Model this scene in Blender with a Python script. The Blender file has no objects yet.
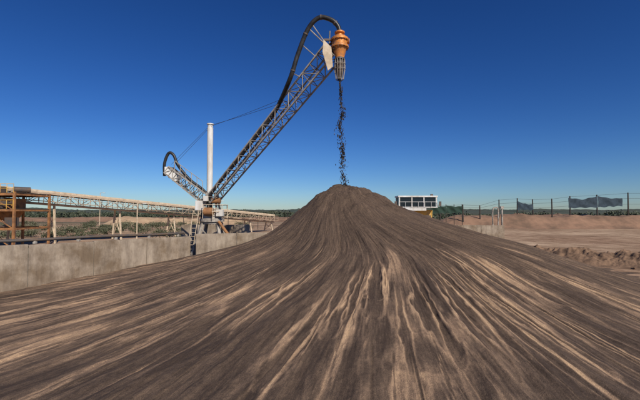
import bpy, math, random
import numpy as np
from mathutils import Vector, Matrix
random.seed(7); rng=np.random.default_rng(11)
S=bpy.context.scene
CAMZ=4.0; F=380.0
def P(px,py,d):
    """photo measurement -> world metres at distance d (used only for planning real positions)"""
    return Vector(((px-320)/F*d, d, CAMZ+(213-py)/F*d))

# ---------------------------------------------------------------- materials
def newmat(name):
    m=bpy.data.materials.new(name); m.use_nodes=True
    nt=m.node_tree; b=nt.nodes['Principled BSDF']
    return m,nt,b
def mat(name,col,rough=0.7,metal=0.0,col2=None,scale=3.0,amt=0.5,bump=0.0,detail=6,lo=0.4,hi=0.65,stretch=None):
    m,nt,b=newmat(name); N=nt.nodes; L=nt.links
    b.inputs['Roughness'].default_value=rough; b.inputs['Metallic'].default_value=metal
    if 'Specular IOR Level' in b.inputs: b.inputs['Specular IOR Level'].default_value=0.3
    if col2 is None: col2=tuple(c*0.6 for c in col)
    tc=N.new('ShaderNodeTexCoord'); vec=tc.outputs['Object']
    if stretch:
        mp=N.new('ShaderNodeMapping'); mp.inputs['Scale'].default_value=stretch; L.new(vec,mp.inputs[0]); vec=mp.outputs[0]
    no=N.new('ShaderNodeTexNoise'); no.inputs['Scale'].default_value=scale; no.inputs['Detail'].default_value=detail
    no.inputs['Roughness'].default_value=0.65
    L.new(vec,no.inputs['Vector'])
    r=N.new('ShaderNodeValToRGB'); r.color_ramp.elements[0].position=lo; r.color_ramp.elements[1].position=hi
    a=tuple(col[i]*(1-amt)+col2[i]*amt for i in range(3))
    r.color_ramp.elements[0].color=(*col,1); r.color_ramp.elements[1].color=(*a,1)
    L.new(no.outputs[0],r.inputs[0]); L.new(r.outputs[0],b.inputs['Base Color'])
    if bump>0:
        bp=N.new('ShaderNodeBump'); bp.inputs['Strength'].default_value=bump; bp.inputs['Distance'].default_value=0.05
        n2=N.new('ShaderNodeTexNoise'); n2.inputs['Scale'].default_value=scale*5; n2.inputs['Detail'].default_value=6
        L.new(vec,n2.inputs['Vector']); L.new(n2.outputs[0],bp.inputs['Height']); L.new(bp.outputs[0],b.inputs['Normal'])
    return m
M_steel=mat('weathered_grey_steel',(0.40,0.36,0.31),0.6,0.0,(0.17,0.135,0.10),2.5,0.9)
M_dsteel=mat('dark_steel',(0.09,0.08,0.075),0.55,0.2,(0.16,0.10,0.06),3,0.8)
M_rust=mat('rusty_orange_steel',(0.36,0.17,0.065),0.7,0,(0.14,0.07,0.04),1.5,0.9)
M_orange=mat('orange_paint',(0.68,0.25,0.045),0.45,0.1,(0.28,0.13,0.07),3,0.9)
M_white=mat('white_paint',(0.72,0.71,0.68),0.45,0,(0.42,0.36,0.28),1.5,0.7,stretch=(1,1,.25))
M_cream=mat('cream_plate',(0.62,0.50,0.36),0.6,0,(0.38,0.28,0.18),2,0.8)
M_hose=mat('black_rubber',(0.018,0.018,0.02),0.38,0,(0.05,0.045,0.04),4,0.8)
M_cable=mat('steel_cable',(0.06,0.06,0.065),0.5,0.3)
M_yellow=mat('yellow_paint',(0.66,0.40,0.09),0.45,0,(0.40,0.27,0.12),1.5,0.8)
M_glass=mat('dark_glass',(0.015,0.02,0.025),0.12,0)
M_conv=mat('weathered_conveyor',(0.50,0.40,0.29),0.75,0,(0.30,0.21,0.14),0.8,0.9)
M_wood=mat('dark_timber_post',(0.055,0.045,0.038),0.85)
M_net=mat('dark_shade_cloth',(0.045,0.065,0.085),0.95,0,(0.025,0.038,0.048),0.8,0.9)
M_gnet=mat('green_shade_cloth',(0.025,0.05,0.036),0.9,0,(0.02,0.04,0.03),0.8,0.9)
M_slurry=mat('wet_black_sand',(0.022,0.020,0.022),0.45,0,(0.05,0.04,0.035),9,0.9)
M_soil=mat('brown_soil',(0.25,0.155,0.095),0.95,0,(0.09,0.055,0.036),1.1,0.95,bump=0.9)
M_redsoil=mat('red_earth',(0.28,0.165,0.105),0.95,0,(0.14,0.09,0.06),0.25,0.9,bump=0.6)
M_tan=mat('tan_sand',(0.44,0.31,0.19),0.95,0,(0.32,0.21,0.13),0.2,0.9,bump=0.5)
M_tyre=mat('tyre_rubber',(0.02,0.02,0.02),0.8)
M_hill=mat('bush_hill',(0.045,0.062,0.045),0.95,0,(0.085,0.085,0.06),0.02,0.9,detail=10)

def concrete():
    m,nt,b=newmat('weathered_concrete'); N=nt.nodes; L=nt.links
    b.inputs['Roughness'].default_value=0.85
    tc=N.new('ShaderNodeTexCoord')
    mp=N.new('ShaderNodeMapping'); mp.inputs['Scale'].default_value=(1,1,0.3); L.new(tc.outputs['Object'],mp.inputs[0])
    n1=N.new('ShaderNodeTexNoise'); n1.inputs['Scale'].default_value=1.9; n1.inputs['Detail'].default_value=10; n1.inputs['Roughness'].default_value=.75; L.new(mp.outputs[0],n1.inputs['Vector'])
    n2=N.new('ShaderNodeTexNoise'); n2.inputs['Scale'].default_value=0.6; n2.inputs['Detail'].default_value=9; n2.inputs['Roughness'].default_value=.65; L.new(tc.outputs['Object'],n2.inputs['Vector'])
    r=N.new('ShaderNodeValToRGB'); e=r.color_ramp.elements
    e[0].position=.34; e[0].color=(.20,.155,.115,1); e[1].position=.64; e[1].color=(.40,.325,.245,1)
    L.new(n1.outputs[0],r.inputs[0])
    r2=N.new('ShaderNodeValToRGB'); e=r2.color_ramp.elements
    e[0].position=.38; e[0].color=(.52,.46,.39,1); e[1].position=.58; e[1].color=(1,1,1,1)
    L.new(n2.outputs[0],r2.inputs[0])
    mx=N.new('ShaderNodeMix'); mx.data_type='RGBA'; mx.blend_type='MULTIPLY'; mx.inputs[0].default_value=1
    L.new(r.outputs[0],mx.inputs[6]); L.new(r2.outputs[0],mx.inputs[7])
    sx=N.new('ShaderNodeSeparateXYZ'); L.new(tc.outputs['Object'],sx.inputs[0])
    ad=N.new('ShaderNodeMath'); ad.operation='MULTIPLY_ADD'; ad.inputs[1].default_value=1.2; L.new(n1.outputs[0],ad.inputs[0]); L.new(sx.outputs[2],ad.inputs[2])
    mr=N.new('ShaderNodeMapRange'); mr.inputs[1].default_value=.6; mr.inputs[2].default_value=1.5; mr.inputs[3].default_value=.6; mr.inputs[4].default_value=0; L.new(ad.outputs[0],mr.inputs[0])
    m2=N.new('ShaderNodeMix'); m2.data_type='RGBA'; L.new(mr.outputs[0],m2.inputs[0]); L.new(mx.outputs[2],m2.inputs[6]); m2.inputs[7].default_value=(.17,.12,.08,1)
    L.new(m2.outputs[2],b.inputs['Base Color'])
    bp=N.new('ShaderNodeBump'); bp.inputs['Strength'].default_value=.5; bp.inputs['Distance'].default_value=.03; L.new(n1.outputs[0],bp.inputs['Height']); L.new(bp.outputs[0],b.inputs['Normal'])
    return m
M_conc=concrete()

# ---------------------------------------------------------------- mesh builder
class MB:
    def __init__(s): s.v=[]; s.f=[]
    def box(s,c,sz,rot=None):
        c=Vector(c); b=len(s.v)
        for dx in(-.5,.5):
            for dy in(-.5,.5):
                for dz in(-.5,.5):
                    q=Vector((dx*sz[0],dy*sz[1],dz*sz[2]))
                    if rot is not None: q=rot@q
                    s.v.append(c+q)
        for f in((0,1,3,2),(4,6,7,5),(0,4,5,1),(2,3,7,6),(0,2,6,4),(1,5,7,3)): s.f.append([b+i for i in f])
        return s
    def beam(s,a,b,w,h=None,up=(0,0,1)):
        a=Vector(a);b=Vector(b);h=h or w; d=(b-a); L=d.length; d.normalize()
        u=Vector(up)
        if abs(d.dot(u))>.98: u=Vector((0,1,0))
        x=d.cross(u).normalized(); y=x.cross(d).normalized()
        R=Matrix((x,d,y)).transposed()
        return s.box((a+b)/2,(w,L,h),R)
    def tube(s,pts,r,n=10,cap=True):
        pts=[Vector(p) for p in pts]; rs=r if isinstance(r,(list,tuple)) else [r]*len(pts)
        b=len(s.v); prev=None
        for i,p in enumerate(pts):
            d=(pts[min(i+1,len(pts)-1)]-pts[max(i-1,0)]).normalized()
            if prev is None:
                u=Vector((0,0,1)) if abs(d.z)<.9 else Vector((1,0,0)); x=d.cross(u).normalized()
            else: x=(prev-d*prev.dot(d)).normalized()
            prev=x; y=d.cross(x)
            for k in range(n):
                a=2*math.pi*k/n; s.v.append(p+(x*math.cos(a)+y*math.sin(a))*rs[i])
        for i in range(len(pts)-1):
            for k in range(n):
                k2=(k+1)%n; s.f.append([b+i*n+k,b+i*n+k2,b+(i+1)*n+k2,b+(i+1)*n+k])
        if cap:
            s.f.append([b+k for k in range(n)][::-1]); s.f.append([b+(len(pts)-1)*n+k for k in range(n)])
        return s
    def lathe(s,c,prof,n=28):
        c=Vector(c); b=len(s.v)
        for r,z in prof:
            for k in range(n):
                a=2*math.pi*k/n; s.v.append(c+Vector((r*math.cos(a),r*math.sin(a),z)))
        for i in range(len(prof)-1):
            for k in range(n):
                k2=(k+1)%n; s.f.append([b+i*n+k,b+i*n+k2,b+(i+1)*n+k2,b+(i+1)*n+k])
        s.f.append([b+k for k in range(n)][::-1]); s.f.append([b+(len(prof)-1)*n+k for k in range(n)])
        return s
    def prism(s,poly,thick,axis):
        b=len(s.v); n=len(poly); ax=Vector(axis).normalized()*thick/2
        for p in poly: s.v.append(Vector(p)-ax)
        for p in poly: s.v.append(Vector(p)+ax)
        s.f.append([b+i for i in range(n)][::-1]); s.f.append([b+n+i for i in range(n)])
        for i in range(n):
            j=(i+1)%n; s.f.append([b+i,b+j,b+n+j,b+n+i])
        return s
    def obj(s,name,m,parent=None,smooth=False,bevel=0):
        me=bpy.data.meshes.new(name); me.from_pydata([tuple(v) for v in s.v],[],s.f); me.materials.append(m)
        me.validate(); me.update()
        o=bpy.data.objects.new(name,me); S.collection.objects.link(o)
        if smooth:
            for p in me.polygons: p.use_smooth=True
            try:
                me.set_sharp_from_angle(angle=math.radians(40))
            except Exception: pass
        if bevel>0:
            bm=o.modifiers.new('bevel','BEVEL'); bm.width=bevel; bm.segments=2; bm.limit_method='ANGLE'
        if parent: o.parent=parent
        return o
def empty(name):
    e=bpy.data.objects.new(name,None); S.collection.objects.link(e); return e
def spline(pts,n=10):
    pts=[Vector(p) for p in pts]; q=[pts[0]*2-pts[1]]+pts+[pts[-1]*2-pts[-2]]; out=[]
    for i in range(1,len(q)-2):
        p0,p1,p2,p3=q[i-1:i+3]
        for k in range(n):
            t=k/n; out.append(.5*((2*p1)+(p2-p0)*t+(2*p0-5*p1+4*p2-p3)*t*t+(-p0+3*p1-3*p2+p3)*t**3))
    out.append(pts[-1]); return out
def mesh_np(name,V,Fq,m,smooth=True,parent=None):
    me=bpy.data.meshes.new(name); nv=len(V); nf=len(Fq); k=Fq.shape[1]
    me.vertices.add(nv); me.vertices.foreach_set('co',V.astype(np.float32).ravel())
    me.loops.add(nf*k); me.loops.foreach_set('vertex_index',Fq.astype(np.int32).ravel())
    me.polygons.add(nf); me.polygons.foreach_set('loop_start',np.arange(0,nf*k,k,dtype=np.int32))
    me.polygons.foreach_set('loop_total',np.full(nf,k,dtype=np.int32))
    me.update(calc_edges=True); me.materials.append(m)
    if smooth: me.polygons.foreach_set('use_smooth',np.ones(nf,dtype=bool))
    o=bpy.data.objects.new(name,me); S.collection.objects.link(o)
    if parent: o.parent=parent
    return o
def grid_faces(nu,nv,wrap=False):
    i=np.arange(nu-1)[:,None]; j=np.arange(nv if wrap else nv-1)[None,:]; j2=(j+1)%nv
    a=i*nv+j; b=i*nv+j2; c=(i+1)*nv+j2; d=(i+1)*nv+j
    return np.stack([a,b,c,d],-1).reshape(-1,4)
_T=rng.random((256,256))
def vnoise(x,y):
    xi=np.floor(x).astype(int); yi=np.floor(y).astype(int); fx=x-xi; fy=y-yi
    fx=fx*fx*(3-2*fx); fy=fy*fy*(3-2*fy)
    g=lambda a,b:_T[a&255,b&255]
    return (g(xi,yi)*(1-fx)+g(xi+1,yi)*fx)*(1-fy)+(g(xi,yi+1)*(1-fx)+g(xi+1,yi+1)*fx)*fy-.5
def fbm(x,y,o=5):
    t=0;a=1
    for k in range(o): t=t+a*vnoise(x*2**k+17.3*k,y*2**k+5.1*k); a*=.5
    return t
def sstep(a,b,x):
    t=np.clip((x-a)/(b-a),0,1); return t*t*(3-2*t)

# ---------------------------------------------------------------- sand pile
AX,AY,AH=1.56,22.0,5.60
nr=780
fr=math.radians(215); nf_=2150; nb=220
th=np.concatenate([np.linspace(-math.pi/2-fr/2,-math.pi/2+fr/2,nf_,endpoint=False),
                   np.linspace(-math.pi/2+fr/2,-math.pi/2-fr/2+2*math.pi,nb,endpoint=False)])
u=np.linspace(0,1,nr); rr=0.02+27.0*(0.62*u+0.38*u**2)
rf=np.linspace(0,28,3000)
sl=np.interp(rf,[0,.7,1.2,2.2,4,7,11,15,18,28],[.05,.22,.58,.60,.50,.31,.215,.15,.07,.02])
zf=AH-np.concatenate([[0],np.cumsum((sl[1:]+sl[:-1])/2*np.diff(rf))])
RR,TH=np.meshgrid(rr,th,indexing='ij')
zb=np.interp(rr,rf,zf)
sc=(AH-0.03)/(AH-float(np.interp(27.02,rf,zf))); zb=AH-(AH-zb)*sc
Z=np.repeat(zb[:,None],len(th),1)
off=2.1*sstep(1.0,8.5,rr)[:,None]
V=np.zeros_like(Z)+0.14; HH=np.zeros_like(Z)
TF=th[:nf_]
def lobe(t0,r0,r1,w,core,edge,hcore,hedge,mw=1.0,ew=.35,op=1.0):
    i0=int(np.searchsorted(rr,r0)); i1=int(np.searchsorted(rr,r1))
    if i1-i0<4: return
    R=rr[i0:i1]; t=(R-r0)/(r1-r0)
    ph=random.uniform(0,99)
    cen=t0+mw*(0.22*vnoise(R*.33+ph,R*0+ph)+.04*vnoise(R*1.3+ph,R*0+ph*2))/np.maximum(R,1.5)*np.sqrt(t)
    wid=w*(0.3+.7*t)*np.clip(t*6,0,1)**.5*np.sqrt(np.clip(1-((t-.85)/.15).clip(0,1)**2,0,1))
    wid=wid*(1+.8*vnoise(R*1.1+ph,R*0+7))+1e-4
    hw=w*1.9/max(r0,1.0)+.4/ max(r0,1.5)
    j0=int(np.searchsorted(TF,t0-hw)); j1=int(np.searchsorted(TF,t0+hw))
    if j1-j0<3: return
    d=np.abs(TF[None,j0:j1]-cen[:,None])*R[:,None]/wid[:,None]
    tt_=TF[None,j0:j1]+0*d; rr_=R[:,None]+0*d
    d=d+.5*vnoise(tt_*90,rr_*1.3)+.35*vnoise(tt_*230,rr_*3)
    m=(1-sstep(.60,1.15,d))*op; m=m*np.minimum(1,t*3)[:,None]*(1-.6*sstep(.6,1,t))[:,None]
    e=sstep(1-ew-.28,1-ew,d)
    val=core*(1-e)+edge*e
    V[i0:i1,j0:j1]=V[i0:i1,j0:j1]*(1-m)+val*m
    h=hcore*(1-e)+hedge*e
    HH[i0:i1,j0:j1]=HH[i0:i1,j0:j1]*(1-m)+(HH[i0:i1,j0:j1]*.5+h)*m
cm=-math.pi/2
for k in range(3400):
    t0=random.uniform(cm-fr/2,cm+fr/2)
    dd=(t0-cm)
    r0=random.choice([random.uniform(3.5,10),random.uniform(5,14),random.uniform(8,20)])
    L=random.choice([random.uniform(1.0,3),random.uniform(2.5,8)])*(1+.03*r0); r1=r0+L
    w=random.choice([.02,.03,.06,.10,.16,.28,.5])*random.uniform(.7,1.4)*(.45+r0/13)
    cl=float(fbm(np.array(t0*4.2+9),np.array(r0*.16),3))
    dens=.30+1.5*cl+(.14 if dd<-.6 else 0)-(.05 if dd>.5 else 0)+(.16 if abs(dd)<.26 and 7.0<r0<15 else 0)
    dens=max(.04,min(.75,dens))*float(sstep(3.8,8.5,np.array(r0)))
    x=random.random()
    if x<dens*.6: lobe(t0,r0,r1,w*.75,random.uniform(.45,.9),random.uniform(.4,.75),-.016,-.004,op=random.uniform(.55,1))
    elif x<dens: lobe(t0,r0,r1,w*1.4,random.uniform(.05,.3),random.uniform(.55,.95),-.012,.016,1,.28,op=random.uniform(.6,1))
    else: lobe(t0,r0,r1,w*1.4,random.uniform(.02,.28),random.uniform(.02,.32),random.uniform(-.012,.02),random.uniform(-.012,.018),op=random.uniform(.6,1))
for k in range(26):
    t0=cm+random.gauss(0.0,.22); r0=random.uniform(6.3,10); L=random.uniform(3,7)
    lobe(t0,r0,r0+L,random.uniform(.2,.5),random.uniform(.08,.25),random.uniform(.8,1.05),-.022,.024,1.8,.30)
    if k%2: lobe(t0+.01,r0+L*.3,r0+L*1.15,.09,.9,.8,-.01,.008,1.8)
thw=TH+0.02*fbm(RR*.4,TH*3,3)
g1=fbm(thw*22,RR*.22,4); g2=fbm(thw*70,RR*.6+9,3)
amp=sstep(1.2,6,RR)
Z+=g1*.105*amp*np.minimum(1,RR/8)+g2*.024*amp+HH*1.1
Z+=fbm(TH*2.2+3,RR*.12,3)*.24*sstep(1,6,RR)*(1-sstep(15,22,RR))
cs=np.cos(TH)
Z-=.60*sstep(5,15,RR)*np.clip(cs,0,1)**.7+.22*sstep(8,16,RR)*np.clip(-cs,0,1)**.7
top=(1-sstep(.9,5,RR))
PX=AX+RR*np.cos(TH)+off; PY=AY+RR*np.sin(TH)
Z+=top*(fbm(PX*.9+4,PY*.9,5)*.42+fbm(PX*5,PY*5,3)*.07)
Z+=fbm(PX*3.1,PY*3.1,4)*.02
edge=sstep(22,27,RR); Z=Z*(1-edge)+(-.12)*edge
def pile_z(x,y):
    d=(PX-x)**2+(PY-y)**2; return float(Z.flat[int(np.argmin(d))])

def pilemat():
    m,nt,b=newmat('mineral_sand'); N=nt.nodes; L=nt.links
    b.inputs['Roughness'].default_value=.82; b.inputs['Specular IOR Level'].default_value=.25
    at=N.new('ShaderNodeAttribute'); at.attribute_name='streak'
    po=N.new('ShaderNodeAttribute'); po.attribute_name='polar'
    tc=N.new('ShaderNodeTexCoord')
    def noise(src,scale,sv,det=5,ro=.6,dist=0):
        mp=N.new('ShaderNodeMapping'); mp.inputs['Scale'].default_value=sv; L.new(src,mp.inputs[0])
        n=N.new('ShaderNodeTexNoise'); n.inputs['Scale'].default_value=scale; n.inputs['Detail'].default_value=det; n.inputs['Roughness'].default_value=ro; n.inputs['Distortion'].default_value=dist
        L.new(mp.outputs[0],n.inputs['Vector']); return n.outputs[0]
    f1=noise(po.outputs['Vector'],1,(44,.5,1),7,.66,.4)
    f2=noise(po.outputs['Vector'],1,(230,2.2,1),4,.65,.2)
    f3=noise(tc.outputs['Object'],1.0,(60,60,60),3,.8)
    f4=noise(tc.outputs['Object'],1.0,(9,9,9),6,.75)
    big=noise(po.outputs['Vector'],1,(4.2,.2,1),4,.6)
    def math_(op,a,bv,c=None):
        n=N.new('ShaderNodeMath'); n.operation=op
        for i,x in enumerate([a,bv,c]):
            if x is None: continue
            if isinstance(x,(int,float)): n.inputs[i].default_value=x
            else: L.new(x,n.inputs[i])
        return n.outputs[0]
    s=at.outputs['Fac']
    s=math_('ADD',s,math_('MULTIPLY',math_('SUBTRACT',f1,.5),.85))
    s=math_('ADD',s,math_('MULTIPLY',math_('SUBTRACT',f2,.5),.5))
    s=math_('ADD',s,math_('MULTIPLY',math_('SUBTRACT',f3,.5),.34))
    s=math_('ADD',s,math_('MULTIPLY',math_('SUBTRACT',f4,.5),.5))
    s=math_('ADD',s,math_('MULTIPLY',math_('SUBTRACT',big,.5),.6))
    r=N.new('ShaderNodeValToRGB'); cr=r.color_ramp; e=cr.elements
    e[0].position=0; e[0].color=(.062,.041,.029,1)
    e[1].position=1; e[1].color=(.54,.36,.215,1)
    for p,c in [(.22,(.115,.077,.053,1)),(.42,(.180,.119,.079,1)),(.60,(.28,.183,.117,1)),(.80,(.41,.27,.165,1))]:
        q=e.new(p); q.color=c
    L.new(s,r.inputs[0])
    gr=N.new('ShaderNodeMix'); gr.data_type='RGBA'; gr.blend_type='MULTIPLY'; gr.inputs[0].default_value=1
    mr=N.new('ShaderNodeMapRange'); mr.inputs[1].default_value=.3; mr.inputs[2].default_value=.7; mr.inputs[3].default_value=.55; mr.inputs[4].default_value=1.45; L.new(f3,mr.inputs[0])
    L.new(r.outputs[0],gr.inputs[6]); L.new(mr.outputs[0],gr.inputs[7])
    L.new(gr.outputs[2],b.inputs['Base Color'])
    hh=math_('ADD',math_('MULTIPLY',f1,.5),math_('ADD',math_('MULTIPLY',f2,.35),math_('ADD',math_('MULTIPLY',f3,.28),math_('MULTIPLY',f4,.7))))
    bp=N.new('ShaderNodeBump'); bp.inputs['Strength'].default_value=.85; bp.inputs['Distance'].default_value=.06; L.new(hh,bp.inputs['Height']); L.new(bp.outputs[0],b.inputs['Normal'])
    return m
co=np.stack([PX,PY,Z],-1).reshape(-1,3)
pile=mesh_np('sand_stockpile',co,grid_faces(nr,len(th),True),pilemat())
a=pile.data.attributes.new('streak','FLOAT','POINT'); a.data.foreach_set('value',V.astype(np.float32).ravel())
a=pile.data.attributes.new('polar','FLOAT_VECTOR','POINT')
pv=np.stack([TH,RR,0*RR],-1).astype(np.float32); a.data.foreach_set('vector',pv.ravel())

# ---------------------------------------------------------------- ground
def groundmat():
    m,nt,b=newmat('dry_earth'); N=nt.nodes; L=nt.links
    b.inputs['Roughness'].default_value=.95; b.inputs['Specular IOR Level'].default_value=.1
    tc=N.new('ShaderNodeTexCoord')
    def noise(scale,det=8,sv=(1,1,1),ro=.6,rot=0,dist=0):
        mp=N.new('ShaderNodeMapping'); mp.inputs['Scale'].default_value=sv; mp.inputs['Rotation'].default_value=(0,0,rot); L.new(tc.outputs['Object'],mp.inputs[0])
        n=N.new('ShaderNodeTexNoise'); n.inputs['Scale'].default_value=scale; n.inputs['Detail'].default_value=det; n.inputs['Roughness'].default_value=ro; n.inputs['Distortion'].default_value=dist; L.new(mp.outputs[0],n.inputs['Vector']); return n.outputs[0]
    a1=noise(.06,9); a2=noise(.5,9,(1,.5,1),.7); a3=noise(6,6); a4=noise(.006,6)
    tr=noise(1,4,(.03,1.1,1),.6,.25,.15)
    def ramp(x,p0,c0,p1,c1):
        r=N.new('ShaderNodeValToRGB'); e=r.color_ramp.elements
        e[0].position=p0; e[0].color=(*c0,1); e[1].position=p1; e[1].color=(*c1,1); L.new(x,r.inputs[0]); return r.outputs[0]
    def mul(x,y):
        mx=N.new('ShaderNodeMix'); mx.data_type='RGBA'; mx.blend_type='MULTIPLY'; mx.inputs[0].default_value=1; L.new(x,mx.inputs[6]); L.new(y,mx.inputs[7]); return mx.outputs[2]
    c=mul(mul(ramp(a1,.36,(.33,.215,.14),.62,(.50,.36,.245)),ramp(a2,.38,(.66,.62,.58),.58,(1.05,1.05,1.05))),ramp(a3,.3,(.75,.75,.75),.6,(1.05,1.05,1.05)))
    c=mul(c,ramp(tr,.42,(.74,.71,.68),.54,(1.04,1.04,1.04)))
    ln=N.new('ShaderNodeVectorMath'); ln.operation='LENGTH'; L.new(tc.outputs['Object'],ln.inputs[0])
    ad=N.new('ShaderNodeMath'); ad.operation='MULTIPLY_ADD'; ad.inputs[1].default_value=220; L.new(a4,ad.inputs[0]); L.new(ln.outputs['Value'],ad.inputs[2])
    mr=N.new('ShaderNodeMapRange'); mr.inputs[1].default_value=250; mr.inputs[2].default_value=330; L.new(ad.outputs[0],mr.inputs[0])
    g=N.new('ShaderNodeMix'); g.data_type='RGBA'; L.new(mr.outputs[0],g.inputs[0]); L.new(c,g.inputs[6]); g.inputs[7].default_value=(.075,.075,.045,1)
    L.new(g.outputs[2],b.inputs['Base Color'])
    bp=N.new('ShaderNodeBump'); bp.inputs['Strength'].default_value=.6; bp.inputs['Distance'].default_value=.15; L.new(a2,bp.inputs['Height']); L.new(bp.outputs[0],b.inputs['Normal'])
    return m
rg=np.concatenate([np.linspace(0.5,120,90),np.geomspace(125,9000,40)]); tg=np.linspace(0,2*math.pi,160,endpoint=False)
RG,TG=np.meshgrid(rg,tg,indexing='ij'); GX=RG*np.cos(TG); GY=RG*np.sin(TG)
GZ=fbm(GX*.08,GY*.08,4)*.22*sstep(26,40,np.hypot(GX,GY-20))-.10
mesh_np('ground',np.stack([GX,GY,GZ],-1).reshape(-1,3),grid_faces(len(rg),160,True),groundmat())

def ridge(name,pts,width,height,m,rough=.35,nl=160,nw=40,nscale=1.0,flat=.0):
    P_=spline([(*p,0) for p in pts],40); P_=np.array([tuple(p) for p in P_]); 
    idx=np.linspace(0,len(P_)-1,nl); X=np.interp(idx,range(len(P_)),P_[:,0]); Y=np.interp(idx,range(len(P_)),P_[:,1])
    dx=np.gradient(X);dy=np.gradient(Y);l=np.hypot(dx,dy);nx=-dy/l;ny=dx/l
    s=np.linspace(-1,1,nw)
    XX=X[:,None]+nx[:,None]*s*width/2; YY=Y[:,None]+ny[:,None]*s*width/2
    prof=1-sstep(flat,1,np.abs(s))[None,:]
    ends=sstep(0,.12,np.linspace(0,1,nl))*sstep(0,.12,1-np.linspace(0,1,nl))
    ZZ=height*prof*ends[:,None]*(1+rough*1.6*fbm(XX*.35*nscale,YY*.35*nscale,3))+fbm(XX*1.6*nscale,YY*1.6*nscale,5)*height*rough*prof*ends[:,None]
    ZZ-=.14
    return mesh_np(name,np.stack([XX,YY,ZZ],-1).reshape(-1,3),grid_faces(nl,nw),m)
ridge('soil_berm',[(16.5,44),(19.5,37),(23.0,31),(27,27.5),(36,25)],6.0,.92,M_soil,.40,400,90,1.5)
ridge('earth_bank',[(30,120),(60,112),(95,106),(140,100),(200,92)],26,3.4,M_redsoil,.14,300,50,.35,.35)
ridge('earth_bank',[(-190,180),(-120,188),(-60,195),(0,190),(40,180)],30,1.9,M_redsoil,.2,300,40,.3,.35)
ridge('tan_stockpile',[(8,66),(16,67),(24,68),(30,70)],12,2.0,M_tan,.2,160,50,.5,.15)
ridge('tan_stockpile',[(-75,130),(-50,135),(-24,140)],20,2.4,M_tan,.25,160,50,.3,.1)

def hills(name,d0,x0,x1,h,seed,m):
    nx=900; xs=np.linspace(x0,x1,nx); rows=[0,.35,.7,1,1.0]
    base=h*(.65+.6*fbm(xs/420+seed,xs*0+seed,3)); can=np.abs(fbm(xs/9+seed,xs*0,4))*h*.16
    V_=[]
    for k,q in enumerate(rows):
        z=base*math.sin(q*math.pi/2)*(1 if k<4 else .3)+can*q
        V_.append(np.stack([xs,d0+250*q+(0 if k<4 else 300)+0*xs,z-2],-1))
    return mesh_np(name,np.concatenate(V_),grid_faces(5,nx),m)
hills('hills',1500,-2600,2600,26,3.3,M_hill)
hills('hills',2600,-4200,4200,52,8.1,M_hill)

# ---------------------------------------------------------------- vegetation masses
def leafmat(name,c1,c2):
    m,nt,b=newmat(name); N=nt.nodes; L=nt.links
    b.inputs['Roughness'].default_value=.7
    at=N.new('ShaderNodeAttribute'); at.attribute_name='tone'
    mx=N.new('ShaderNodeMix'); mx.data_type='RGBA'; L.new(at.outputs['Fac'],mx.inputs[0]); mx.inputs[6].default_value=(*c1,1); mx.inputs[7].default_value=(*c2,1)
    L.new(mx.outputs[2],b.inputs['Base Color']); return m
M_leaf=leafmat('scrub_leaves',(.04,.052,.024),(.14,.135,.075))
def foliage(name,items,leaf,per,m=M_leaf):
    C=[];T=[]
    for (x,y,z,r,h) in items:
        n=int(per); nc=7
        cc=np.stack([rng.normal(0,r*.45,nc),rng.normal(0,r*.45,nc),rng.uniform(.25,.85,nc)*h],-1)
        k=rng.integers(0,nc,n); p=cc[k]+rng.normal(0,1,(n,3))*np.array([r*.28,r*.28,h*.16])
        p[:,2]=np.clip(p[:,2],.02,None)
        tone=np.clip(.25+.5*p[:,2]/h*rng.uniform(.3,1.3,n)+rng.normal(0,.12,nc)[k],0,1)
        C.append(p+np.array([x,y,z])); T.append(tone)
    C=np.concatenate(C);T=np.concatenate(T);n=len(C)
    a=rng.normal(0,1,(n,3));a/=np.linalg.norm(a,axis=1)[:,None]; b=np.cross(a,rng.normal(0,1,(n,3)));b/=np.linalg.norm(b,axis=1)[:,None]
    s=(leaf*rng.uniform(.6,1.5,n))[:,None]
    Vv=np.stack([C-a*s,C+b*s*.5,C+a*s,C-b*s*.5],1).reshape(-1,3)
    o=mesh_np(name,Vv,np.arange(n*4).reshape(-1,4),m,smooth=False)
    t=o.data.attributes.new('tone','FLOAT','POINT'); t.data.foreach_set('value',np.repeat(T,4).astype(np.float32)); return o
items=[]
for k in range(95):
    d=random.uniform(55,120); x=random.uniform(-1.02,-.22)*d*.86
    items.append((x,d,0,random.uniform(.7,1.9),random.uniform(.5,1.9)))
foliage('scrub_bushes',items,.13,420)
items=[]
for k in range(460):
    d=random.uniform(230,420); x=random.uniform(-1,1)*d
    if x>20 and random.random()<.6: continue
    items.append((x,d,0,random.uniform(3,7),random.uniform(2.5,5.2)))
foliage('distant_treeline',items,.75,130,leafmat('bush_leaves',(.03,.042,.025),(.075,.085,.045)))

# ---------------------------------------------------------------- walls
def wall(name,a,b,h=2.4,t=.3,panel=3.0):
    e=empty(name); a=Vector((*a,0)); b=Vector((*b,0)); d=(b-a); L=d.length; d.normalize(); n=max(1,round(L/panel)); w=L/n
    mb=MB(); jb=MB()
    for i in range(n):
        p=a+d*(i*w+.012); q=a+d*((i+1)*w-.012); dz=random.uniform(-.03,.03)
        off=Vector((-d.y,d.x,0))*random.uniform(-.015,.015)
        mb.beam(p+off+Vector((0,0,(h+dz)/2-.15)),q+off+Vector((0,0,(h+dz)/2-.15)),t,h+dz+.3)
        jb.beam(q+Vector((0,0,h/2-.2)),a+d*((i+1)*w+.012)+Vector((0,0,h/2-.2)),t*.6,h+.1)
    mb.obj('panels',M_conc,e,bevel=.015); jb.obj('joints',M_steel,e)
    return e
wall('concrete_wall',(-22.5,10.2),(-8.9,26.0))
wall('concrete_wall',(-8.6,26.4),(2,29.5),2.55)
wall('concrete_wall',(11,46.5),(22.7,47.0),2.5)
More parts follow.
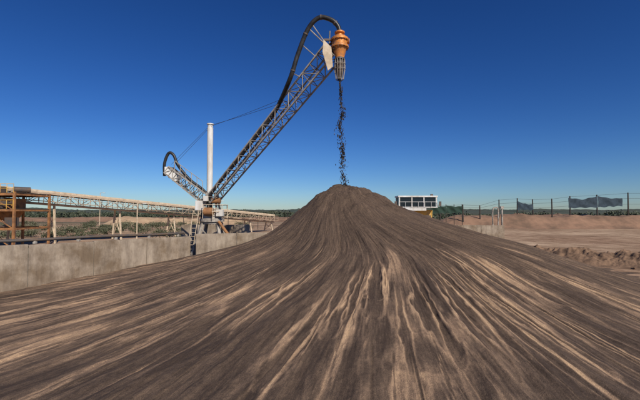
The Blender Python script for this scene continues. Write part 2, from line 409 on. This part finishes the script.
wall('concrete_wall',(-12.0,33.0),(-6.2,33.5),3.0)
e=empty('wall_pipeline'); mb=MB(); a=Vector((-22.8,10.3,2.62)); b=Vector((-9.3,26.2,2.62)); n=Vector((-.76,.65,0))*.12
mb.tube([a+n+(b-a)*t+Vector((0,0,.02*math.sin(t*19))) for t in np.linspace(0,1,30)],.085,10); mb.obj('pipe',M_dsteel,e,True)
mb=MB()
for t in np.linspace(.02,.98,11):
    p=a+(b-a)*t+n; mb.box(p-Vector((0,0,.14)),(.14,.14,.14))
mb.obj('brackets',M_steel,e)

# ---------------------------------------------------------------- stacker
st=empty('slurry_stacker')
Bp=P(212,200,28.0); Tp=P(333,50,22.3)
d=(Tp-Bp); L=d.length; d.normalize(); side=d.cross(Vector((0,0,1))).normalized(); upv=side.cross(d).normalized()
def truss(A,B,w0,w1,h0,h1,n,rc,rb,mb):
    A=Vector(A);B=Vector(B);dd=(B-A).normalized(); sd=dd.cross(Vector((0,0,1))).normalized(); uu=sd.cross(dd)
    def c(t,i,j):
        w=w0+(w1-w0)*t; h=h0+(h1-h0)*t
        return A+(B-A)*t+sd*w/2*i+uu*h/2*j
    for i in(-1,1):
        for j in(-1,1): mb.beam(c(0,i,j),c(1,i,j),rc*2,rc*2,up=uu)
    for k in range(n):
        t0=k/n;t1=(k+1)/n
        for s_ in(-1,1):
            p,q=(c(t0,s_,-1),c(t1,s_,1)) if k%2 else (c(t0,s_,1),c(t1,s_,-1)); mb.tube([p,q],rb,6)
            p,q=(c(t0,-1,s_),c(t1,1,s_)) if k%2 else (c(t0,1,s_),c(t1,-1,s_)); mb.tube([p,q],rb,6)
            mb.tube([c(t1,s_,-1),c(t1,s_,1)],rb,6); mb.tube([c(t1,-1,s_),c(t1,1,s_)],rb,6)
            mb.tube([c(t0,s_,-1),c(t0,s_,1)],rb,6)
    return c
mb=MB(); c=truss(Bp,Tp,.70,.85,.60,.98,19,.043,.024,mb); mb.obj('boom_lattice',M_steel,st)
mb=MB(); mb.tube([Bp-upv*.1+d*.2,Tp-upv*.15-d*.6],.045,10); mb.obj('boom_service_pipe',M_steel,st,True)
hose=[Bp+Vector((.1,0,-1.6)),Bp-d*.3+upv*.25,Bp+d*1.5+upv*.50]
for t in(.25,.45,.6): hose.append(Bp+d*L*t+upv*(.43+.21*t))
Hd=P(340,45,22.0)
hose+= [P(289,79,22.7),P(298,51,22.4),P(308,26,22.2),P(319,14.5,22.05),P(331,16.5,22.0),P(338,23,22.0),P(340.5,31,22.0)]
hp=spline(hose,12); mb=MB(); mb.tube(hp,.135,14); mb.obj('slurry_hose',M_hose,st,True)
mb=MB()
for k in range(8,len(hp)-2,17):
    dd=(hp[k+1]-hp[k]).normalized(); mb.tube([hp[k]-dd*.04,hp[k]+dd*.04],.155,14)
mb.obj('hose_clamps',M_dsteel,st,True)
mb=MB()
for k in(60,75,88,100):
    if k<len(hp):
        p=hp[k]; t=max(0,min(1,(p-Bp).dot(d)/L)); q=c(t,0,1); mb.tube([p,q],.03,6)
mb.tube([Tp+upv*.4,P(309,26,22.2)],.035,6); mb.tube([Tp+upv*.4,P(330,28,22.1)],.04,6)
mb.obj('hose_brackets',M_steel,st)
hx=Hd.x; cz=CAMZ+(213-46)/F*22.0
base=Vector((hx,22.0,cz)); k9=.88
mb=MB()
mb.lathe(base,[(a*k9,z*.98) for a,z in [(.17,.98),(.34,.98),(.34,.90),(.22,.88),(.24,.72),(.47,.66),(.50,.56),(.60,.55),(.60,.44),(.50,.43),(.50,.12),(.60,.10),(.60,0),(.47,-.02),(.40,-.25),(.30,-.55),(.30,-.6)]],32)
mb.tube([base+Vector((-.1,0,.3)),base+Vector((.52,-.1,.36))],.12,14); mb.tube([base+Vector((.50,-.1,.36)),base+Vector((.56,-.1,.36))],.17,14)
mb.obj('cyclone_body',M_orange,st,True)
mb=MB()
for k in range(14):
    a_=2*math.pi*k/14
    for zz in(.485,.05): mb.box(base+Vector((.56*k9*math.cos(a_),.56*k9*math.sin(a_),zz)),(.045,.045,.2))
mb.box(base+Vector((-.55,.05,-.12)),(.9,.12,.16)); mb.box(base+Vector((-.5,.05,.52)),(.9,.12,.12))
mb.obj('cyclone_bolts_and_arm',M_dsteel,st)
mb=MB()
mb.lathe(base,[(.26,-.58),(.31,-.62),(.31,-.7),(.24,-.72),(.23,-1.35),(.17,-1.7),(.14,-1.75)],20)
mb.obj('spigot_skirt',M_dsteel,st,True)
mb=MB()
for k in range(12):
    a_=2*math.pi*k/12; q=lambda r,z:base+Vector((r*math.cos(a_),r*math.sin(a_),z))
    mb.tube([q(.30,-.66),q(.32,-1.2),q(.22,-1.85)],.015,5)
for r_,z_ in((.325,-.95),(.32,-1.25),(.22,-1.85)):
    mb.tube([base+Vector((r_*math.cos(t),r_*math.sin(t),z_)) for t in np.linspace(0,2*math.pi,25)],.018,5)
mb.obj('spigot_cage',M_steel,st)
mb=MB()
pp=[P(323.5,37,21.75),P(331.5,45,21.75),P(333,65,21.75),P(328,69,21.75),P(322.5,50,21.75)]
mb.prism(pp,.05,(0,1,0)); mb.obj('head_plate',M_cream,st,bevel=.01)
mb=MB(); mb.beam(P(327,45,21.8),P(328,45,22.6),.1); mb.beam(P(330,62,21.8),P(331,62,22.6),.1)
for i in(-1,1): mb.beam(Tp+side*i*.4+upv*.42-d*.2,base+Vector((-.35,i*.3,.5)),.1); mb.beam(Tp+side*i*.4-upv*.42-d*.2,base+Vector((-.35,i*.3,-.1)),.1)
mb.obj('head_brackets',M_dsteel,st)
Mb=Vector(((209.5-320)/F*28.6,28.6,4.2)); mt=CAMZ+(213-124)/F*28.6
mb=MB(); mb.lathe((Mb.x,Mb.y,0),[(.22,4.2),(.22,mt-.25),(.19,mt-.25),(.19,mt),(.26,mt),(.26,mt+.06),(.1,mt+.1)],20); mb.obj('mast',M_white,st,True)
mb=MB(); top_=Vector((Mb.x,Mb.y,mt))
for s_ in(-.12,.12):
    tgt=c(.70,s_*6,1)
    A_=top_+Vector((0,s_,-.1)); mb.tube([A_+(tgt-A_)*t-Vector((0,0,.05*math.sin(math.pi*t))) for t in np.linspace(0,1,14)],.012,5)
TE=P(168,170,28.5)
for s_ in(-.12,.12):
    A_=top_+Vector((0,s_,-.1)); tgt=TE+Vector((.3,s_*2,.4)); mb.tube([A_,tgt],.012,5)
mb.tube([Mb+Vector((-.1,0,.2)),Mb+Vector((-.55,0,0)),Mb+Vector((-.7,0,-1.5))],.05,6)
mb.obj('stay_cables',M_cable,st)
mb=MB(); CB=P(207,200,28.4); c2=truss(CB,TE,.8,.8,.75,.55,9,.045,.027,mb); mb.obj('counter_boom_lattice',M_steel,st)
mb=MB()
for t in(.80,.9,1.0):
    mb.box(c2(t,0,0)+Vector((0,0,-.1)),(.32,.75,.62))
mb.obj('counterweights',M_white,st,bevel=.03)
mb=MB(); tp=spline([P(164,176,28.3),P(164,163,28.3),P(168,153,28.3),P(173,155,28.3),P(178,166,28.3),P(190,180,28.3),P(203,190,28.3),P(210,200,28.2),P(211,222,28.2)],10)
mb.tube(tp,.11,12); mb.obj('feed_hose',M_hose,st,True)
mb=MB()
for k in range(6): 
    p=c2(.15+.14*k,0,1); mb.tube([p-side*0+Vector((0,-.4,0)),p+Vector((0,-.4,.75))],.025,6)
mb.tube([c2(.15,0,1)+Vector((0,-.4,.75)),c2(.85,0,1)+Vector((0,-.4,.75))],.025,6)
mb.obj('counter_boom_handrail',M_steel,st)
tc_=Vector((Bp.x-.1,28.4,0))
mb=MB()
mb.lathe(tc_,[(.75,3.2),(.75,3.35),(.9,3.36),(.9,3.6),(.7,3.62),(.6,4.0),(.75,4.1),(.75,4.25),(.3,4.3)],24)
for i,j in((-1,-1),(1,-1),(-1,1),(1,1)):
    mb.beam(tc_+Vector((i*.55,j*.55,3.25)),tc_+Vector((i*1.3,j*1.3,0)),.2)
    mb.beam(tc_+Vector((i*.45,j*.45,4.2)),tc_+Vector((i*.3,j*.3,5.5)),.13)
for i,j,k_,l in((-1,-1,1,-1),(1,-1,1,1),(1,1,-1,1),(-1,1,-1,-1)):
    mb.beam(tc_+Vector((i*1.0,j*1.0,1.3)),tc_+Vector((k_*1.0,l*1.0,1.3)),.12)
    mb.beam(tc_+Vector((i*.65,j*.65,2.9)),tc_+Vector((k_*1.0,l*1.0,1.3)),.08)
mb.obj('slewing_base',M_steel,st,bevel=.01)
mb=MB(); mb.box(tc_+Vector((-.75,-.5,4.55)),(.55,.6,.7)); mb.box(tc_+Vector((.75,-.6,4.0)),(.5,.5,.5)); mb.box(tc_+Vector((-.25,-.75,5.05)),(.35,.3,.4)); mb.obj('drive_boxes',M_white,st,bevel=.03)
mb=MB(); mb.tube([tc_+Vector((-.3,-.9,4.1)),tc_+Vector((.3,-.9,4.1))],.3,18); mb.tube([tc_+Vector((.2,-.7,4.9)),tc_+Vector((.8,-.7,4.9))],.22,16); mb.tube([tc_+Vector((.7,-.8,3.4)),tc_+Vector((1.5,-.8,2.3))],.11,10); mb.obj('winch_drum',M_rust,st,True)
mb=MB()
for s_ in(-.2,.2): mb.tube([tc_+Vector((-1.5+s_,-.9,.0)),tc_+Vector((-.9+s_,-.9,4.2))],.03,6)
for k in range(13):
    p=tc_+Vector((-1.5+.6*k/13,-.9,.3*k+.2)); mb.tube([p-Vector((.2,0,0)),p+Vector((.2,0,0))],.018,5)
for k in range(7):
    a_=k/6*math.pi*1.2-1.9; p=tc_+Vector((1.15*math.cos(a_),1.15*math.sin(a_),3.6)); mb.tube([p,p+Vector((0,0,1.0))],.022,6)
for zz in(.5,1.0): mb.tube([tc_+Vector((1.15*math.cos(a_),1.15*math.sin(a_),3.6+zz)) for a_ in np.linspace(-1.9,math.pi*1.2-1.9,14)],.022,6)
mb.obj('ladder_and_rails',M_cream,st)

# falling sand
bz=base.z-1.75; az=pile_z(base.x+.2,22.0)
mb=MB()
def lump(p,r,sz):
    n=6;m=5;b=len(mb.v)
    ph=random.uniform(0,9); tilt=Matrix.Rotation(random.uniform(-.6,.6),3,'Y')@Matrix.Rotation(random.uniform(-.6,.6),3,'X')
    for i in range(m+1):
        a_=math.pi*i/m
        for k in range(n):
            t=2*math.pi*k/n+ph; q=Vector((math.sin(a_)*math.cos(t)*r,math.sin(a_)*math.sin(t)*r,math.cos(a_)*sz))*random.uniform(.6,1.35)
            mb.v.append(p+tilt@q)
    for i in range(m):
        for k in range(n):
            k2=(k+1)%n; mb.f.append([b+i*n+k,b+i*n+k2,b+(i+1)*n+k2,b+(i+1)*n+k])
H=bz-az
for k in range(1500):
    t=random.random(); z=bz-H*t
    wv=float(vnoise(np.array(t*9.0),np.array(3.3)))
    dn=float(vnoise(np.array(t*23.0),np.array(8.1)))+.5
    if random.random()>.25+1.0*dn: continue
    sp=(.02+.11*min(1,t*2))
    ox=.34*wv*min(1,t*3)+random.gauss(0,sp*(1.3-.7*dn))
    r=random.choice([.005,.007,.010,.013,.017,.025])*random.uniform(.8,1.3)
    lump(Vector((base.x+ox+.24*t,22+random.gauss(0,sp),z)),r,r*random.uniform(1.2,3.4))
for k in range(120):
    t=random.random()**1.2; z=bz-H*t*.98; wv=float(vnoise(np.array(t*9.0),np.array(3.3)))
    if vnoise(np.array(t*23.0),np.array(8.1))<-.08: continue
    lump(Vector((base.x+.34*wv*min(1,t*3)+.24*t+random.gauss(0,.045),22+random.gauss(0,.06),z)),random.uniform(.015,.042),random.uniform(.05,.13))
mb.obj('falling_wet_sand',M_slurry,None,True)

# ---------------------------------------------------------------- conveyor
cv=empty('conveyor'); A=P(-60,191,42); B=P(272,219,86)
A=Vector((A.x,A.y,6.6)); 
mb=MB(); cc=truss(A,B,1.6,1.6,1.3,1.3,34,.07,.045,mb); mb.obj('truss',M_conv,cv)
dd=(B-A).normalized(); sd=dd.cross(Vector((0,0,1))).normalized()
mb=MB(); 
mb.beam(cc(0,-1,1)+Vector((0,0,.22)),cc(1,-1,1)+Vector((0,0,.22)),.05,.35); mb.beam(cc(0,1,1)+Vector((0,0,.22)),cc(1,1,1)+Vector((0,0,.22)),.05,.35)
mb.beam(cc(0,0,-1)-Vector((0,0,.12)),cc(1,0,-1)-Vector((0,0,.12)),1.7,.08)
mb.obj('side_cladding',M_cream,cv)
mb=MB(); mb.beam(cc(0,0,.8),cc(1,0,.8),1.1,.06); mb.obj('belt',M_hose,cv)
mb=MB()
wk=sd*1.5
mb.beam(cc(0,0,-.6)+wk*1,cc(1,0,-.6)+wk*1,.8,.06)
for k in range(45):
    p=cc(k/44,0,-.6)+wk*1.25; mb.tube([p,p+Vector((0,0,1.1))],.03,5)
for zz in(.55,1.1): mb.tube([cc(0,0,-.6)+wk*1.25+Vector((0,0,zz)),cc(1,0,-.6)+wk*1.25+Vector((0,0,zz))],.03,5)
mb.obj('walkway',M_conv,cv)
mb=MB()
for t in(.12,.2,.36,.53,.70,.86,.98):
    p=cc(t,0,-1)
    for s_ in(-1,1): mb.beam(p+sd*s_*.7,Vector((p.x,p.y,0))+sd*s_*1.3,.2)
    for s_ in(1,-1):
        q0=p+sd*s_*1.2; q0.z=p.z*.1; q1=p-sd*s_*.85; q1.z=p.z*.8; mb.beam(q0,q1,.09)
mb.obj('trestles',M_cream,cv)
tt=empty('transfer_tower'); mb=MB(); mr_=MB(); X0,X1,Y0,Y1=-44,-34.2,42.5,48
for x in np.linspace(X0,X1,4):
    for y in(Y0,Y1): mb.beam((x,y,0),(x,y,6.4+(.9 if x<-40 else 0)),.22)
for z in(2.2,4.3,6.1):
    for y in(Y0,Y1): mb.beam((X0,y,z),(X1,y,z),.16,.24)
    for x in np.linspace(X0,X1,4): mb.beam((x,Y0,z),(x,Y1,z),.14,.2)
xs=np.linspace(X0,X1,4)
for i in range(3):
    for z0,z1 in((0,2.2),(2.2,4.3),(4.3,6.1)):
        a0,a1=(xs[i],xs[i+1]) if i%2 else (xs[i+1],xs[i]); mb.beam((a0,Y0,z0),(a1,Y0,z1),.09)
mb.obj('frame',M_rust,tt)
for z in(4.46,6.27):
    for k in range(14):
        x=X0+(X1-X0)*k/13; mr_.tube([(x,Y0-.15,z),(x,Y0-.15,z+1.0)],.03,5)
    for zz in(.5,1.0): mr_.tube([(X0,Y0-.15,z+zz),(X1,Y0-.15,z+zz)],.03,5)
mr_.obj('handrails',M_yellow,tt)
mb=MB(); mb.box(((X0+X1)/2,(Y0+Y1)/2,4.46),(X1-X0+.2,Y1-Y0-.3,.06)); mb.box(((X0+X1)/2,(Y0+Y1)/2,6.3),(X1-X0+.2,Y1-Y0-.3,.06)); mb.obj('decks',M_dsteel,tt)
mb=MB()
for (x,y,w,z0,z1,wb) in((-36.3,44.6,1.0,3.0,5.7,.4),(-39.5,45,1.3,2.6,4.3,.6)):
    b0=len(mb.v)
    for ww,z in((wb,z0),(w,(z0+z1)/2),(w,z1)):
        for i,j in((-1,-1),(1,-1),(1,1),(-1,1)): mb.v.append(Vector((x+i*ww,y+j*ww,z)))
    for r_ in(0,1):
        for k in range(4): mb.f.append([b0+r_*4+k,b0+r_*4+(k+1)%4,b0+r_*4+4+(k+1)%4,b0+r_*4+4+k])
    mb.f.append([b0+8,b0+9,b0+10,b0+11]); mb.f.append([b0+3,b0+2,b0+1,b0])
mb.obj('chutes',M_rust,tt)
mb=MB(); mb.tube([(-35.2,43.6,6.7),(-34.2,44.8,6.7)],.34,18); mb.box((-37.2,44,6.7),(1.1,.8,.7)); mb.box((-35.8,43.2,5.0),(.8,.5,.7)); mb.tube([(-38.9,43.0,3.2),(-34.8,43.0,5.2)],.2,10); mb.box((-35.0,43.2,3.0),(1.0,.8,1.0)); mb.tube([(-37.9,43.0,2.5),(-34.4,43.0,2.5)],.14,10); mb.obj('drive_motor_and_pipes',M_dsteel,tt,True)
def pole(x,y,h,name='light_pole'):
    e=empty(name); mb=MB(); mb.lathe((x,y,0),[(.14,0),(.14,.1),(.09,.12),(.06,h)],10); mb.tube([(x,y,h-.05),(x+.5,y-.1,h+.1),(x+1.0,y-.2,h+.05)],.04,6); mb.obj('pole',M_cream,e,True)
    mb=MB(); mb.box((x+1.1,y-.22,h+.0),(.5,.25,.12)); mb.obj('lamp_head',M_white,e,bevel=.02)
pole(-25,52,5.3); pole(-19,70,6.2)
pole(-55,95,9)

# ---------------------------------------------------------------- truck behind pile
tk=empty('dump_truck'); o=Vector((10.6,44,0))
def B_(mb,x,y,z,sx,sy,sz): mb.box(o+Vector((x,y,z)),(sx,sy,sz))
mb=MB()
for x in(-1.7,1.7):
    for y in(-1.2,2.6):
        mb.tube([o+Vector((x-.35,y,.95)),o+Vector((x+.35,y,.95))],.95,26)
        mb.tube([o+Vector((x-.38,y,.95)),o+Vector((x+.38,y,.95))],.4,16)
mb.obj('wheels',M_tyre,tk,True)
mb=MB(); B_(mb,0,.8,1.7,2.4,6.2,.6); B_(mb,0,-1.9,2.5,3.4,1.4,1.5); B_(mb,0,-2.66,1.5,3.6,.25,.6)
prof=[o+Vector((0,y,z)) for y,z in((-1.1,2.6),(3.2,2.1),(4.6,3.3),(4.7,4.0),(-1.1,4.3),(-1.4,4.35))]
for x in(-1.95,1.95): mb.prism([p+Vector((x,0,0)) for p in prof],.12,(1,0,0))
mb.prism([o+Vector((x,-1.25,z)) for x,z in((-1.89,2.6),(1.89,2.6),(1.89,4.35),(-1.89,4.35))],.12,(0,1,0))
mb.prism([o+Vector((-1.89,-1.15,2.6)),o+Vector((1.89,-1.15,2.6)),o+Vector((1.89,3.2,2.15)),o+Vector((-1.89,3.2,2.15))],.1,(0,0,1))
for x in(-2.05,2.05):
    for y in(0,1.2,2.4): B_(mb,x,y,3.25,.1,.18,1.9)
mb.obj('yellow_body',M_yellow,tk,bevel=.03)
mb=MB()
B_(mb,0,-2.0,5.80,4.3,1.9,.16)
for x in(-2.0,-.65,.65,2.0): B_(mb,x,-2.85,5.15,.12,.12,1.15)
for x in(-2.0,2.0): B_(mb,x,-1.2,5.15,.12,.12,1.15)
B_(mb,-.6,-2.0,4.42,3.0,1.8,.34); B_(mb,0,-2.0,4.62,4.3,1.9,.1)
B_(mb,-1.3,-2.75,4.0,1.2,.2,.6)
for x in(-2.1,-1.4,-.7,0,.7,1.4,2.1): mb.tube([o+Vector((x,-3.05,4.65)),o+Vector((x,-3.05,5.2))],.02,6)
mb.tube([o+Vector((-2.1,-3.05,5.2)),o+Vector((2.1,-3.05,5.2))],.02,6)
mb.obj('white_cab_frame',M_white,tk,bevel=.03)
mb=MB(); B_(mb,0,-2.0,5.2,3.85,1.6,1.0); mb.obj('cab_windows',M_glass,tk)
mb=MB(); B_(mb,0,-2.63,2.4,1.6,.1,.9)
for k in range(5): B_(mb,0,-2.69,2.05+k*.17,1.5,.06,.05)
for x in(-2.4,2.4): B_(mb,x,-2.9,5.0,.25,.08,.5)
B_(mb,1.0,-2.63,3.5,.9,.08,.5); B_(mb,1.7,-2.2,5.98,.25,.25,.2)
mb.obj('grille_and_mirrors',M_dsteel,tk)

# ---------------------------------------------------------------- fences right
def cloth(mb,p0,p1,z0,z1,z0b,z1b,n=24,sag=.35):
    p0=Vector(p0);p1=Vector(p1); b=len(mb.v); m=6; nrm=(p1-p0).normalized().cross(Vector((0,0,1)))
    ph=random.uniform(0,9)
    for i in range(n+1):
        t=i/n; top_z=z1+(z1b-z1)*t-sag*math.sin(math.pi*t)*(1+.3*math.sin(t*14+ph)); bot=z0+(z0b-z0)*t+.12*math.sin(t*17+ph)
        for j in range(m+1):
            q=j/m; v=p0+(p1-p0)*t; v=v+nrm*(.12*math.sin(t*11+q*3+ph)*math.sin(math.pi*q)+.12*math.sin(math.pi*t)); v=Vector((v.x,v.y,bot+(top_z-bot)*q)); mb.v.append(v)
    for i in range(n):
        for j in range(m): a_=b+i*(m+1)+j; mb.f.append([a_,a_+m+1,a_+m+2,a_+1])
fe=empty('windbreak_fence'); mb=MB()
D=108.0; fx=lambda px:(px-320)/F*D
posts=[(405,3.0),(440,3.0),(463,3.2),(480,3.0),(499,4.6),(517,5.0),(533,4.7),(552,4.9),(570,5.6),(597,6.0),(628,6.6),(652,6.6)]
gz=3.2
for px,h in posts: mb.tube([(fx(px),D,0),(fx(px)+random.uniform(-.12,.12),D,gz+h)],[.2,.15],8)
mb.obj('posts',M_wood,fe)
mb=MB()
for (a_,ha),(b_,hb) in zip(posts[:-1],posts[1:]):
    for q in(.25,.5,.75,.97): mb.tube([(fx(a_),D,gz+ha*q),(fx(b_),D,gz+hb*q)],.028,4)
mb.obj('wires',M_cable,fe)
mb=MB(); cloth(mb,(fx(517),D-.2,0),(fx(533),D-.2,0),gz+1.8,gz+4.2,gz+1.6,gz+3.3)
cloth(mb,(fx(568),D-.2,0),(fx(597),D-.2,0),gz+2.2,gz+5.1,gz+2.4,gz+5.6,sag=.6); cloth(mb,(fx(597.5),D-.2,0),(fx(622),D-.2,0),gz+2.4,gz+5.6,gz+2.8,gz+5.0,sag=.3); mb.obj('shade_cloth',M_net,fe)
fe=empty('green_screen_fence'); mb=MB(); D2=66.0; gx=lambda px:(px-320)/F*D2
for px in(431,438,446,454,462): mb.tube([(gx(px),D2,0),(gx(px),D2,5.5)],.06,6)
mb.obj('posts',M_wood,fe); mb=MB()
for a_,b_ in((431,446),(446.2,462)): cloth(mb,(gx(a_),D2-.1,0),(gx(b_),D2-.1,0),3.9,5.3,4.0,5.2,sag=.12)
mb.obj('shade_cloth',M_gnet,fe)
e=empty('water_standpipe'); mb=MB(); x=(498-320)/F*49
mb.tube(spline([(x-.7,49,2.0),(x-.7,49,4.3),(x-.35,49,4.7),(x,49,4.4),(x,49,2.0)],8),.09,8); mb.tube([(x+.5,49,0),(x+.5,49,4.6)],.12,8); mb.box((x+.5,49,4.7),(.4,.3,.3)); mb.obj('pipes',M_steel,e,True)
fe=empty('wire_fence'); mb=MB(); D3=92
for k in range(16):
    x=-33+k*3.6; mb.tube([(x,D3,0),(x,D3,4.3+.1*math.sin(k*3))],.07,6)
for z in(1,2,3,4.1): mb.tube([(-33,D3,z),(21,D3,z)],.02,4)
mb.obj('posts_and_wires',M_wood,fe)

mb=MB()
for k in range(1100):
    t=random.random(); x=16.5+15*t+random.gauss(0,1.8); y=44-19*t**.75+random.gauss(0,2.2)
    r=random.uniform(.02,.10); lump(Vector((x,y,random.uniform(-.05,.05)+.4*math.exp(-random.random()*6))),r,r*.7)
mb.obj('rubble',M_soil,None)

# ---------------------------------------------------------------- camera, light, world
cam=bpy.data.cameras.new('camera'); co_=bpy.data.objects.new('camera',cam); S.collection.objects.link(co_); S.camera=co_
cam.sensor_width=36; cam.lens=F/640*36; cam.clip_end=20000; cam.clip_start=.1
co_.location=(0,0,CAMZ); co_.rotation_euler=(math.radians(90)+math.atan(13/F),0,0)
el=math.radians(38); sv=Vector((.50,-.86,0)).normalized()
sdir=Vector((sv.x*math.cos(el),sv.y*math.cos(el),math.sin(el)))
sl_=bpy.data.lights.new('sun','SUN'); sl_.energy=4.8; sl_.angle=math.radians(.5); sl_.color=(1,.93,.82)
so=bpy.data.objects.new('sun',sl_); S.collection.objects.link(so); so.rotation_euler=(-sdir).to_track_quat('-Z','Y').to_euler()
w=bpy.data.worlds.new('World'); S.world=w; w.use_nodes=True; nt=w.node_tree; N=nt.nodes
sky=N.new('ShaderNodeTexSky'); sky.sky_type='NISHITA'; sky.sun_disc=False; sky.sun_elevation=el; sky.sun_rotation=math.atan2(sdir.x,sdir.y)
sky.altitude=300; sky.air_density=1.0; sky.dust_density=.2; sky.ozone_density=4
hs=N.new('ShaderNodeHueSaturation'); hs.inputs['Saturation'].default_value=1.2; hs.inputs['Value'].default_value=.86
gm=N.new('ShaderNodeGamma'); gm.inputs['Gamma'].default_value=1.25
tn=N.new('ShaderNodeMix'); tn.data_type='RGBA'; tn.blend_type='MULTIPLY'; tn.inputs[0].default_value=1; tn.inputs[7].default_value=(.68,.82,1.10,1)
nt.links.new(sky.outputs[0],hs.inputs['Color']); nt.links.new(hs.outputs[0],gm.inputs['Color']); nt.links.new(gm.outputs[0],tn.inputs[6]); nt.links.new(tn.outputs[2],N['Background'].inputs['Color'])
N['Background'].inputs['Strength'].default_value=.055
S.view_settings.view_transform='Standard'; S.view_settings.look='None'; S.view_settings.exposure=0
